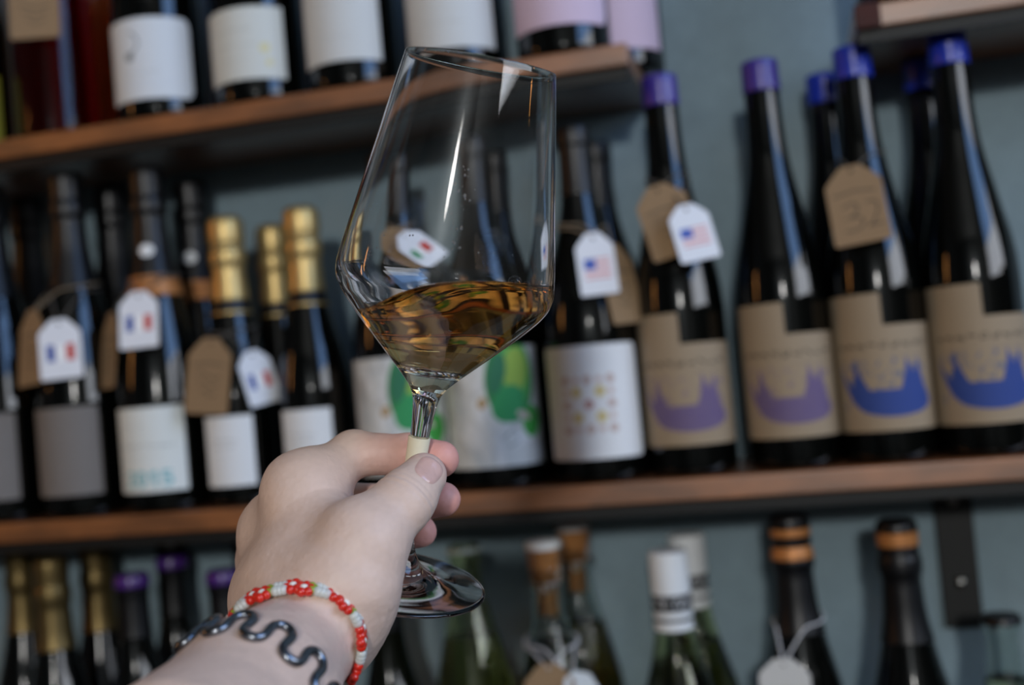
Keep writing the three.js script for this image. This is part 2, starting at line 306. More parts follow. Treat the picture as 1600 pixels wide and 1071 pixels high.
const plainWhite = canvasTex(256, 256, (c, w, h) => { grainFill(c, w, h, '205,208,208', 0.05); blots(c, w * 0.25, h * 0.4, w * 0.5, h * 0.05, 8, '#777', 0.25); blots(c, w * 0.3, h * 0.75, w * 0.4, h * 0.03, 10, '#777', 0.25); });
const blush = canvasTex(256, 256, (c, w, h) => { grainFill(c, w, h, '205,184,204', 0.05); blots(c, w * 0.25, h * 0.5, w * 0.5, h * 0.05, 8, '#88708a', 0.25); });

// ---- middle shelf
const sparkling = (x, row, label, extra = {}) => bottle({ name: 'sparkling_wine_bottle', kind: 'champagne', H: 0.341, R: 0.0432, x, row, label, caps: [['foil', 0, 0.118, 0.0007, blackFoil]], ...extra });
const greyLabel = { key: 'grey', mat: paper(greyPaper), half: 52 * deg, y0: 0.022, y1: 0.107 };
sparkling(-0.678, ROWF, 'black bottle with dull grey label at the cut-off end of the middle shelf', { paper: greyLabel, group: 'grey label sparkling wine' });
sparkling(-0.694, ROWR, 'black foil bottle standing behind the two grey label bottles', {});
sparkling(-0.586, ROWF, 'black bottle with dull grey label wearing brown and French flag tags', { paper: greyLabel, group: 'grey label sparkling wine' });
sparkling(-0.589, ROWR, 'black foil bottle half hidden behind the teal 2015 label bottle', {});
const seal = (g, p) => {
  part('neck_seal', labelGeo(p, 0.0062 / 0.0165, 0.2515 - 0.0062, 0.2515 + 0.0062, (u) => 0.5 + 0.5 * Math.sqrt(Math.max(0, 1 - u * u)), (u) => 0.5 - 0.5 * Math.sqrt(Math.max(0, 1 - u * u))).rotateY(12 * deg), whitePaper, g, 'round white seal on the neck');
  const s = g.children[g.children.length - 1]; s.scale.set(1.045, 1, 1.045);
};
const banded = { H: 0.334, caps: [['foil', 0, 0.107, 0.0007, blackFoil], ['neck_band', 0.107, 0.127, 0.0007, copperBand, 'copper coloured band under the foil']], extra: seal };
sparkling(-0.496, ROWF, 'black bottle with copper neck band and white label printed teal 2015', { ...banded, paper: { key: 'year', mat: paper(year), half: 50 * deg, y0: 0.020, y1: 0.1 }, turn: 3 * deg });
sparkling(-0.495, ROWR, 'black bottle with copper neck band standing behind the 2015 label bottle', { ...banded });
const goldTop = (x, row, label, paperOn) => bottle({
  name: 'sparkling_wine_bottle', kind: 'half', H: 0.276, R: 0.0345, x, row, label, turn: 2 * deg,
  caps: [['gold_foil', 0, 0.081, 0.0008, goldFoil, 'crumpled gold foil'], ['foil_collar', 0.081, 0.092, 0.0006, blackFoil, 'black collar with a gold line'], ['foil_line', 0.092, 0.0945, 0.0006, goldFoil]],
  paper: paperOn && { key: 'lines', mat: paper(plainLines), half: 43 * deg, y0: 0.0195, y1: 0.085 },
  group: 'small gold foil bottles',
});
goldTop(-0.416, ROWF, 'small gold foil bottle with white label wearing brown and French flag tags', true);
goldTop(-0.406, ROWR, 'gold foil bottle standing between and behind the two white label gold bottles', false);
goldTop(-0.337, ROWF, 'small gold foil bottle with white label beside the raised hand', true);
const birdPaper = { key: 'bird', mat: paper(birdTex), half: 84 * deg, y0: 0.020, y1: 0.125 };
const burg = (x, row, label, extra = {}) => bottle({ kind: 'burgundy', H: 0.316, R: 0.0425, x, row, label, caps: [['capsule', 0, 0.062, 0.0006, blackFoil]], ...extra });
burg(-0.25, ROWF, 'black bottle with grey label painted with green bird, wearing an Italian flag tag', { paper: birdPaper, group: 'green bird label bottles', turn: -4 * deg });
burg(-0.1635, ROWF, 'black bottle with grey green bird label between wine stem and tile label bottle', { paper: birdPaper, group: 'green bird label bottles' });
burg(-0.160, ROWR, 'plain black bottle behind the green bird label bottles', {});
burg(-0.069, ROWF, 'black bottle with white label printed with a small tile ornament', { paper: { key: 'tile', mat: paper(tileTex), half: 66 * deg, y0: 0.021, y1: 0.119, cols: cornerCols, top: rounded(0.08, 0.9)[0], bottom: rounded(0.08, 0.9)[1] } });
burg(-0.063, ROWR, 'plain black bottle behind the tile ornament bottle', {});
const flute = (x, row, label, wax, print, group) => bottle({
  kind: 'flute', H: 0.349, R: 0.0382, x, row, label, group, caps: [['wax_cap', 0, 0.026, 0.0013, wax, wax === blueWax ? 'dipped blue wax cap' : 'dipped purple wax cap']], paper: print && crownPaper('crown', print),
});
flute(0.012, ROWF, 'tall purple wax capped bottle wearing brown and United States flag tags', purpleWax, purplePrint, 'purple splash label bottles');
flute(0.099, ROWF, 'tall purple wax capped bottle with kraft label and no tag', purpleWax, purplePrint, 'purple splash label bottles');
flute(0.155, ROWR, 'blue wax capped bottle behind the tagged blue capped bottle', blueWax, bluePrint, 'blue splash label bottles');
flute(0.176, ROWF, 'tall blue wax capped bottle with kraft label wearing one brown tag', blueWax, bluePrint, 'blue splash label bottles');
flute(0.241, ROWR, 'blue wax capped bottle mostly hidden behind the untagged blue capped bottle', blueWax, bluePrint, 'blue splash label bottles');
flute(0.253, ROWF, 'tall blue wax capped bottle with kraft label and no tag', blueWax, bluePrint, 'blue splash label bottles');

// ---- upper shelf
const [rt, rb] = rounded(0.16, 0.75);
const upper = (x, row, label, mat, half, y0, y1, extra = {}) => bottle({ kind: 'burgundy', H: 0.305, R: 0.0425, x, row, base: UP, label, paper: mat && { key: `up${mat.uuid}`, mat, half, y0, y1, ...extra.paper }, caps: [['capsule', 0, 0.062, 0.0006, blackFoil]], ...extra.bottle });
upper(-0.690, ROWF, 'dark bottle with olive yellow label at the end of the upper shelf', std(0x8a8a2e, 0.7), 80 * deg, 0.006, 0.075);
const orangeWine = phys(0xffffff, 0.02, { transmission: 1, thickness: 0.08, ior: 1.36, attenuationColor: new THREE.Color(0.8, 0.17, 0.03), attenuationDistance: 0.011 });
const redWine = phys(0xffffff, 0.02, { transmission: 1, thickness: 0.08, ior: 1.36, attenuationColor: new THREE.Color(0.95, 0.22, 0.06), attenuationDistance: 0.09 });
bottle({ kind: 'burgundy', H: 0.305, R: 0.0395, x: -0.588, row: ROWF, base: UP, label: 'unlabelled bottle of deep orange wine wearing a brown tag', glass: orangeWine, caps: [['capsule', 0, 0.05, 0.0006, blackFoil]] });
bottle({ kind: 'burgundy', H: 0.305, R: 0.0395, x: -0.553, row: ROWR, base: UP, label: 'bottle of glowing red orange wine behind the crest label bottle', glass: redWine, caps: [['capsule', 0, 0.05, 0.0006, blackFoil]] });
upper(-0.472, ROWF, 'black bottle with round cornered white label bearing a small grey crest', paper(crest), 67 * deg, 0.018, 0.096, { paper: { top: rt, bottom: rb, cols: cornerCols }, bottle: { turn: 6 * deg } });
upper(-0.367, ROWF, 'black bottle with cream label printed with grey script and yellow dots', paper(creamScript), 60 * deg, 0.021, 0.089);
upper(-0.271, ROWF, 'black bottle with plain narrow white label on the upper shelf', paper(plainWhite), 58 * deg, 0.024, 0.12);
upper(-0.170, ROWF, 'black bottle with wide pale grey label above the raised glass', paper(plainWhite), 70 * deg, 0.020, 0.12);
upper(-0.069, ROWF, 'black bottle with blush pink label on the upper shelf', paper(blush), 72 * deg, 0.025, 0.12, { paper: { top: rt, bottom: rb, cols: cornerCols } });
upper(-0.030, ROWR, 'black bottle with pink label standing at the end of the upper shelf', paper(blush), 60 * deg, 0.019, 0.12, { bottle: { turn: 10 * deg } });
bottle({ kind: 'burgundy', H: 0.305, R: 0.0415, x: 0.226, row: ROWF, base: UP, label: 'black bottle standing on the short upper shelf' });

// ---- lower shelf
const low = { base: LOW };
const bronze = (x, row, top, label) => bottle({ name: 'sparkling_wine_bottle', kind: 'champagne', H: top - LOW, R: 0.043, x, row, ...low, label, group: 'bronze foil bottles', caps: [['bronze_foil', 0, 0.09, 0.0009, bronzeFoil]] });
bronze(-0.733, ROWR, -0.039, 'dull bronze foil bottle behind the front bronze foil bottle');
bronze(-0.636, ROWF, -0.041, 'front bronze foil bottle at the end of the lower shelf');
bronze(-0.640, ROWR, -0.041, 'dull bronze foil bottle beside the plum capped bottles');
const plum = (x, row, top, label, kind = 'burgundy') => bottle({ kind, H: top - LOW, R: 0.0405, x, row, ...low, label, group: 'plum capped bottles', caps: [['capsule', 0.011, 0.06, 0.0010, blackFoil], ['cap_top', 0, 0.011, 0.0018, plumCap, 'plum purple top']] });
plum(-0.546, ROWF, -0.063, 'plum topped bottle beside the bronze foil bottles');
plum(-0.550, ROWR, -0.059, 'plum topped bottle standing under the shelf bracket');
plum(-0.447, ROWF, -0.064, 'plum topped bottle beside the forearm and bracelets');
bottle({ kind: 'burgundy', H: -0.049 - LOW, R: 0.0405, x: -0.462, row: ROWR, ...low, label: 'plain black bottle behind the plum topped bottle by the forearm', caps: [['capsule', 0, 0.06, 0.0008, blackFoil]] });
const greenGlass = phys(0xf4f8e8, 0.01, { transmission: 1, thickness: 0.05, ior: 1.45, attenuationColor: new THREE.Color(0.66, 0.70, 0.26), attenuationDistance: 0.02 });
const clearGlass = phys(0xf6faf8, 0.01, { transmission: 1, thickness: 0.05, ior: 1.45, attenuationColor: new THREE.Color(0.62, 0.72, 0.68), attenuationDistance: 0.02 });
const paleWine = phys(0xffffff, 0.01, { transmission: 1, thickness: 0.05, ior: 1.34, attenuationColor: new THREE.Color(0.92, 0.83, 0.24), attenuationDistance: 0.08 });
const amberWine = phys(0xffffff, 0.01, { transmission: 1, thickness: 0.05, ior: 1.34, attenuationColor: new THREE.Color(0.95, 0.60, 0.10), attenuationDistance: 0.1 });
const cork = (top) => (g, p) => {
  part('cork', lathe([[0.0001, 0], [0.0090, 0], [0.0094, 0.028], [0.0122, 0.032], [0.0150, 0.046], [0.0156, 0.058], [0.0148, 0.062], [0.0001, 0.0625]], 32).translate(0, top - LOW - 0.062 + 0.018, 0), corkMat, g);
  part('muselet_cap', lathe([[0.0160, -0.003], [0.0166, 0.001], [0.0158, 0.0035], [0.010, 0.005], [0.0001, 0.0052]], 32).translate(0, top - LOW + 0.0185, 0), whitePaper, g, 'white crown plate on the cork');
  const wires = [];
  for (let k = 0; k < 4; k++) { const a = k * Math.PI / 2 + 0.5; wires.push(new THREE.TubeGeometry(new THREE.CatmullRomCurve3([V(Math.cos(a) * 0.0164, 0.0175, Math.sin(a) * 0.0164), V(Math.cos(a) * 0.0168, 0, Math.sin(a) * 0.0168), V(Math.cos(a + .2) * 0.0178, -0.014, Math.sin(a + .2) * 0.0178)]), 10, 0.0006, 6)); }
  wires.push(new THREE.TorusGeometry(0.0178, 0.0010, 8, 40).rotateX(Math.PI / 2).translate(0, -0.014, 0));
  const tw = new THREE.TorusGeometry(0.0035, 0.0013, 8, 16).translate(0.004, -0.017, 0.0185);
  part('wire_cage', mergeGeometries([...wires, tw]).translate(0, top - LOW, 0), steel, g);
};
bottle({ kind: 'squat', H: -0.051 - LOW, R: 0.0365, x: -0.2045, row: ROWF, ...low, label: 'yellow green glass bottle with pale lip beside the glass foot', clear: { glass: greenGlass, liquid: paleWine, level: 0.24 }, extra: (g) => part('lip_ring', new THREE.TorusGeometry(0.0142, 0.0024, 10, 40).rotateX(Math.PI / 2).translate(0, -0.051 - LOW - 0.005, 0), std(0xa9b2a8, 0.35), g, 'pale raised lip') });
bottle({ kind: 'burgundy', H: -0.075 - LOW, R: 0.0405, x: -0.285, row: ROWF, ...low, label: 'dark olive bottle below the foot of the wine glass', glass: oliveGlass, caps: [['capsule', 0, 0.05, 0.0006, blackFoil]] });
bottle({ name: 'corked_bottle', kind: 'squat', H: -0.074 - LOW, R: 0.037, x: -0.130, row: ROWF, ...low, label: 'wired cork clear bottle of amber wine wearing brown and white tags', group: 'wired cork bottles', clear: { glass: clearGlass, liquid: amberWine, level: 0.232 }, extra: cork(-0.074) });
bottle({ name: 'corked_bottle', kind: 'squat', H: -0.070 - LOW, R: 0.037, x: -0.118, row: ROWR, ...low, label: 'wired cork clear bottle of amber wine behind the tagged corked bottle', group: 'wired cork bottles', clear: { glass: clearGlass, liquid: amberWine, level: 0.232 }, extra: cork(-0.070) });
const capTex = canvasTex(512, 256, (c, w, h) => {
  c.fillStyle = '#dfe3e6'; c.fillRect(0, 0, w, h); c.fillStyle = '#14181c'; c.fillRect(0, h * 0.54, w, h * 0.21); c.fillRect(0, h * 0.84, w, h * 0.045);
  blots(c, 10, h * 0.575, w - 20, h * 0.13, 34, '#dfe3e6', 0.95);
});
const screwMat = std(0xffffff, 0.4, { map: capTex });
const screwCap = (top) => (g) => {
  const H = top - LOW, s = lathe([[0.0172, H - 0.067], [0.0172, H - 0.034], [0.0170, H - 0.0335], [0.0172, H - 0.033], [0.0172, H - 0.001], [0.0162, H + 0.0006], [0.0001, H + 0.0008]], 48), p = s.attributes.position, uv = s.attributes.uv;
  for (let i = 0; i < p.count; i++) uv.setY(i, Math.max(0, Math.min(1, (p.getY(i) - (H - 0.067)) / 0.067)));
  part('screw_cap', s, screwMat, g, 'white screw cap with black lettered band');
};
bottle({ name: 'screw_cap_bottle', kind: 'burgundy', H: -0.067 - LOW, R: 0.0385, x: -0.019, row: ROWF, ...low, label: 'front white screw cap green glass bottle', group: 'white screw cap bottles', clear: { glass: greenGlass, liquid: paleWine, level: 0.212 }, extra: screwCap(-0.067) });
bottle({ name: 'screw_cap_bottle', kind: 'burgundy', H: -0.065 - LOW, R: 0.0385, x: -0.010, row: ROWR, ...low, label: 'white screw cap green glass bottle standing behind the front one', group: 'white screw cap bottles', clear: { glass: greenGlass, liquid: paleWine, level: 0.212 }, extra: screwCap(-0.065) });
bottle({ name: 'sparkling_wine_bottle', kind: 'champagne', H: -0.041 - LOW, R: 0.043, x: 0.087, row: ROWF, ...low, label: 'black bottle with two copper neck bands wearing a white tag on string', caps: [['foil_top', 0, 0.011, 0.0009, blackFoil], ['neck_band', 0.011, 0.018, 0.0008, copperBand, 'copper band'], ['foil_ring', 0.018, 0.026, 0.001, blackFoil], ['neck_band', 0.026, 0.037, 0.0008, copperBand, 'copper band'], ['foil', 0.037, 0.1, 0.0008, blackFoil]] });
bottle({ name: 'sparkling_wine_bottle', kind: 'champagne', H: -0.051 - LOW, R: 0.043, x: 0.174, row: ROWF, ...low, label: 'black bottle with a single copper neck band below the iron bracket', caps: [['foil_top', 0, 0.009, 0.0009, blackFoil], ['neck_band', 0.009, 0.021, 0.0008, copperBand, 'copper band'], ['foil', 0.021, 0.1, 0.0008, blackFoil]] });
bottle({ kind: 'squat', H: -0.134 - LOW, R: 0.036, x: 0.249, row: ROWF, ...low, label: 'short clear glass bottle with dark cap below the bracket', clear: { glass: clearGlass, liquid: paleWine, level: 0.19 }, caps: [['cap_top', 0, 0.006, 0.0012, blackFoil]] });

// ------------------------------------------------------------------ hanging tags
function tagGeo(w, h) {
  return cached(`tag${w}${h}`, () => {
    const s = new THREE.Shape(), c = h * 0.24, r = w * 0.07;
    s.moveTo(-w / 2 + r, -h / 2); s.lineTo(w / 2 - r, -h / 2); s.quadraticCurveTo(w / 2, -h / 2, w / 2, -h / 2 + r); s.lineTo(w / 2, h / 2 - c); s.quadraticCurveTo(w / 2 - 0.001, h / 2 - c + 0.003, w * 0.17, h / 2);
    s.lineTo(-w * 0.17, h / 2); s.quadraticCurveTo(-w / 2 + 0.001, h / 2 - c + 0.003, -w / 2, h / 2 - c); s.lineTo(-w / 2, -h / 2 + r); s.quadraticCurveTo(-w / 2, -h / 2, -w / 2 + r, -h / 2);
    const hole = new THREE.Path(); hole.absarc(0, h / 2 - 0.005, 0.0014, 0, 2 * Math.PI, true); s.holes.push(hole);
    const g = new THREE.ExtrudeGeometry(s, { depth: 0.0006, bevelEnabled: false, curveSegments: 8 }), p = g.attributes.position, uv = g.attributes.uv;
    for (let i = 0; i < p.count; i++) uv.setXY(i, p.getX(i) / w + 0.5, p.getY(i) / h + 0.5);
    return g;
  });
}
const scrawl = (k, two) => canvasTex(192, 288, (c, w, h) => {
  grainFill(c, w, h, '142,116,86', 0.10); c.strokeStyle = '#3a352f'; c.globalAlpha = 0.6; c.lineWidth = 7; c.lineCap = 'round';
  c.beginPath(); c.moveTo(w * 0.12, h * 0.36); c.lineTo(w * 0.5, h * 0.33); c.lineTo(w * 0.85, h * 0.36); c.stroke();
  if (!two) { c.lineWidth = 6; for (let j = 0; j < 3; j++) { c.beginPath(); c.moveTo(w * (0.2 + 0.08 * j), h * (0.5 + 0.11 * j)); c.bezierCurveTo(w * 0.45, h * (0.42 + 0.13 * j + k), w * 0.5, h * (0.62 + 0.1 * j), w * (0.8 - 0.06 * j), h * (0.5 + 0.12 * j)); c.stroke(); } c.globalAlpha = 1; return; }
  c.beginPath(); c.moveTo(w * 0.25, h * 0.52); c.bezierCurveTo(w * 0.6, h * 0.4, w * (0.55 + k), h * 0.62, w * 0.35, h * 0.66); c.bezierCurveTo(w * 0.7, h * 0.64, w * 0.6, h * 0.88, w * 0.24, h * 0.82); c.stroke();
  c.beginPath(); c.moveTo(w * 0.66, h * 0.5); c.bezierCurveTo(w * 0.95, h * (0.44 + k), w * 0.88, h * 0.68, w * 0.66, h * 0.8); c.lineTo(w * 0.9, h * 0.79); c.stroke(); c.globalAlpha = 1;
});
const flagTex = (f) => canvasTex(160, 220, (c, w, h) => { grainFill(c, w, h, '226,229,236', 0.02); f(c, w, h); });
const french = paper(flagTex((c, w, h) => { c.fillStyle = '#2b4a9c'; c.fillRect(w * 0.18, h * 0.43, w * 0.19, h * 0.27); c.fillStyle = '#f2f3f5'; c.fillRect(w * 0.37, h * 0.43, w * 0.27, h * 0.27); c.fillStyle = '#c2392f'; c.fillRect(w * 0.64, h * 0.43, w * 0.19, h * 0.27); }));
const italian = paper(flagTex((c, w, h) => { c.fillStyle = '#2f8a55'; c.fillRect(w * 0.16, h * 0.45, w * 0.2, h * 0.26); c.fillStyle = '#f2f3f5'; c.fillRect(w * 0.36, h * 0.45, w * 0.2, h * 0.26); c.fillStyle = '#c2392f'; c.fillRect(w * 0.56, h * 0.45, w * 0.26, h * 0.26); }));
const american = paper(flagTex((c, w, h) => { for (let i = 0; i < 9; i++) { c.fillStyle = i % 2 ? '#eceaf0' : '#d79a9c'; c.fillRect(w * 0.18, h * (0.42 + i * 0.036), w * 0.68, h * 0.036); } c.fillStyle = '#4762b4'; c.fillRect(w * 0.18, h * 0.42, w * 0.3, h * 0.17); }));
const krafts = [[0, false], [0.08, false], [-0.06, false], [0, true]].map(([k, two]) => paper(scrawl(k, two), 0.9));
function hangTag(name, label, mat, w, h, [x, y, z], [az, roll, pitch], [bx, by, bz, br], stringMat = darkString, group) {
  const g = thing(name, label, 'tag', x, SHELF + y, z, group);
  const q = new THREE.Quaternion().setFromEuler(new THREE.Euler(pitch * deg, az * deg, roll * deg, 'YXZ'));
  const card = part('card', tagGeo(w, h), mat, g); card.quaternion.copy(q);
  const top = V(0, h / 2 - 0.0045, 0.0004).applyQuaternion(q), c = V(bx - x, by - y, bz - z), pts = [top];
  const a0 = Math.atan2(top.x - c.x, top.z - c.z);
  for (let k = 0; k <= 10; k++) { const a = a0 + 0.7 + (2 * Math.PI - 1.4) * k / 10; pts.push(V(c.x + Math.sin(a) * (br + 0.0012), c.y - 0.0 + 0.004 * Math.cos(a - a0 + Math.PI), c.z + Math.cos(a) * (br + 0.0012))); }
  pts.push(top.clone().add(V(0, 0, 0.001)));
  part('string', new THREE.TubeGeometry(new THREE.CatmullRomCurve3(pts, false, 'centripetal'), 60, 0.0009, 6), stringMat, g);
  return g;
}
const flags = 'white country flag tags', prices = 'brown kraft price tags';
hangTag('flag_tag', 'white French flag tag on the grey label bottle', french, 0.040, 0.058, [-0.572, 0.163, 0.174], [16, 2, -6], [-0.586, 0.222, ROWF, 0.0255], darkString, flags);
hangTag('price_tag', 'brown kraft tag beside the French flag tag of the grey label bottle', krafts[0], 0.042, 0.075, [-0.611, 0.168, 0.164], [-25, 3, -8], [-0.586, 0.225, ROWF, 0.025], twine, prices);
hangTag('flag_tag', 'white French flag tag on the bottle with the 2015 label', french, 0.038, 0.055, [-0.489, 0.183, 0.170], [8, 1, -10], [-0.496, 0.226, ROWF, 0.025], darkString, flags);
hangTag('price_tag', 'brown kraft tag hanging beside the 2015 label bottle', krafts[1], 0.040, 0.074, [-0.534, 0.158, 0.152], [-38, 0, -8], [-0.496, 0.224, ROWF, 0.025], darkString, prices);
hangTag('price_tag', 'brown kraft tag covering the small gold foil bottle', krafts[2], 0.046, 0.071, [-0.424, 0.124, 0.166], [-4, -6, -6], [-0.416, 0.168, ROWF, 0.0225], darkString, prices);
hangTag('flag_tag', 'white French flag tag on the small gold foil bottle', french, 0.036, 0.052, [-0.383, 0.119, 0.147], [58, 10, -8], [-0.416, 0.166, ROWF, 0.023], darkString, flags);
hangTag('flag_tag', 'white Italian flag tag on the green bird label bottle', italian, 0.036, 0.050, [-0.216, 0.206, 0.169], [30, 42, -12], [-0.25, 0.245, ROWF, 0.0165], twine, flags);
hangTag('price_tag', 'brown kraft tag on the green bird label bottle', krafts[0], 0.044, 0.068, [-0.235, 0.206, 0.159], [20, 38, -14], [-0.25, 0.243, ROWF, 0.017], twine, prices);
hangTag('flag_tag', 'white United States flag tag on the tile ornament bottle', american, 0.033, 0.055, [-0.052, 0.188, 0.165], [14, 2, -8], [-0.069, 0.226, ROWF, 0.0215], twine, flags);
hangTag('price_tag', 'brown kraft tag beside the flag tag of the tile ornament bottle', krafts[1], 0.036, 0.072, [-0.035, 0.170, 0.152], [48, 2, -10], [-0.069, 0.228, ROWF, 0.021], twine, prices);
hangTag('price_tag', 'brown kraft tag on the purple wax capped bottle', krafts[2], 0.044, 0.066, [0.012, 0.218, 0.165], [4, 13, -12], [0.012, 0.262, ROWF, 0.0178], darkString, prices);
hangTag('flag_tag', 'white United States flag tag on the purple wax capped bottle', american, 0.035, 0.050, [0.033, 0.204, 0.1755], [20, 8, -12], [0.012, 0.258, ROWF, 0.0185], darkString, flags);
hangTag('price_tag', 'brown kraft tag with handwritten figures on the blue wax capped bottle', krafts[3], 0.045, 0.068, [0.166, 0.213, 0.162], [-6, 5, -12], [0.176, 0.258, ROWF, 0.0185], darkString, prices);
hangTag('price_tag', 'brown kraft tag on the deep orange wine bottle', krafts[1], 0.048, 0.066, [-0.574, 0.497, 0.172], [16, 0, -3], [-0.588, 0.58, ROWF, 0.0225], darkString, prices);
hangTag('price_tag', 'brown kraft tag on the wired cork bottle', krafts[2], 0.044, 0.066, [-0.126, -0.185, 0.167], [4, 0, -12], [-0.13, -0.142, ROWF, 0.0235], whiteString, prices);
hangTag('flag_tag', 'white tag peeking past the brown tag of the wired cork bottle', paper(plainWhite), 0.036, 0.052, [-0.098, -0.186, 0.157], [46, 24, -12], [-0.13, -0.140, ROWF, 0.023], whiteString, flags);
hangTag('flag_tag', 'plain white tag on pale string around the two banded bottle', paper(plainWhite), 0.043, 0.055, [0.072, -0.182, 0.164], [-14, 2, -10], [0.087, -0.130, ROWF, 0.0205], whiteString, flags);

// ------------------------------------------------------------------ the wine glass and its wine
const glassAt = V(-0.0745, 1.3603, 0.6658), glassAxis = V(0.2869, 0.95253, 0.10186).normalize();
const glassTurn = new THREE.Quaternion().setFromUnitVectors(V(0, 1, 0), glassAxis);
const curve = (pts, n) => { const c = new THREE.CatmullRomCurve3(pts.map(([r, y]) => V(r, y, 0)), false, 'centripetal'); return Array.from({ length: n + 1 }, (_, i) => { const p = c.getPoint(i / n); return [p.x, p.y]; }); };
const outerBowl = curve([[0.0088, 0.0885], [0.0135, 0.0935], [0.020, 0.1000], [0.0285, 0.1085], [0.0365, 0.1168], [0.0425, 0.1240], [0.0452, 0.1290], [0.0460, 0.1335], [0.0456, 0.1385], [0.0440, 0.1490], [0.0408, 0.1680], [0.0370, 0.1905], [0.0340, 0.2085], [0.0313, 0.2238]], 90);
const innerBowl = curve([[0.0004, 0.0985], [0.0080, 0.0988], [0.0135, 0.1000], [0.0190, 0.1040], [0.0275, 0.1120], [0.0352, 0.1195], [0.0408, 0.1258], [0.0434, 0.1303], [0.0442, 0.1338], [0.0440, 0.1385], [0.0427, 0.1490], [0.0397, 0.1680], [0.0360, 0.1905], [0.0331, 0.2085], [0.0305, 0.2238]], 96);
{
  const g = thing('wine_glass', 'tall angular crystal wine glass tilted in the hand', 'wine glass', glassAt.x, glassAt.y, glassAt.z);
  g.quaternion.copy(glassTurn);
  const crystal = phys(0xffffff, 0.0, { transmission: 1, thickness: 0.002, ior: 1.5 });
  const stem = curve([[0.0330, 0.0022], [0.0240, 0.0034], [0.0160, 0.0052], [0.0105, 0.0085], [0.0068, 0.0140], [0.0046, 0.0220], [0.0037, 0.0340], [0.0036, 0.0500], [0.0040, 0.0640], [0.0048, 0.0760], [0.0060, 0.0835], [0.0086, 0.0883]], 60);
  const solid = [[0.0001, 0.0012], [0.020, 0.0006], [0.0375, -0.0004], [0.0390, 0], [0.0394, 0.0007], [0.0390, 0.0014], [0.0375, 0.0017], ...stem, ...outerBowl, [0.0311, 0.2243], [0.0308, 0.2243], ...innerBowl.slice().reverse()];
  solid[solid.length - 1][0] = 0.0001;
  part('crystal', lathe(solid, 128), crystal, g);
  part('stem_band', lathe([[0.0040, 0.0225], [0.0053, 0.0225], [0.0046, 0.0300], [0.0043, 0.0400], [0.0043, 0.0500], [0.0048, 0.0655], [0.0040, 0.0655]], 40), std(0xe6dfc4, 0.55), g, 'cream paper band round the stem');
  // droplets clinging to the inside of the bowl
  const drops = [], yAt = (y) => { for (let i = 1; i < innerBowl.length; i++) if (innerBowl[i][1] >= y) return innerBowl[i][0]; return 0.0305; };
  for (let i = 0; i < 46; i++) {
    const a = i < 34 ? 0.30 + 0.16 * (rnd() + rnd() - 1) : 1.2 + rnd() * 4.2, y = i < 34 ? 0.148 + 0.034 * rnd() : 0.137 + 0.012 * rnd(), r = yAt(y), s = 0.00022 + 0.00042 * rnd() ** 2;
    drops.push(new THREE.SphereGeometry(s, 10, 8).scale(1, 1.3, 1).translate(Math.sin(a) * (r - s * 0.3), y, Math.cos(a) * (r - s * 0.3)));
  }
  const dm = part('droplets', mergeGeometries(drops), phys(0xffffff, 0, { transmission: 1, thickness: 0.001, ior: 1.33 }), g, 'tiny wine droplets on the inside of the bowl');
  dm.userData.kind = 'stuff';
}
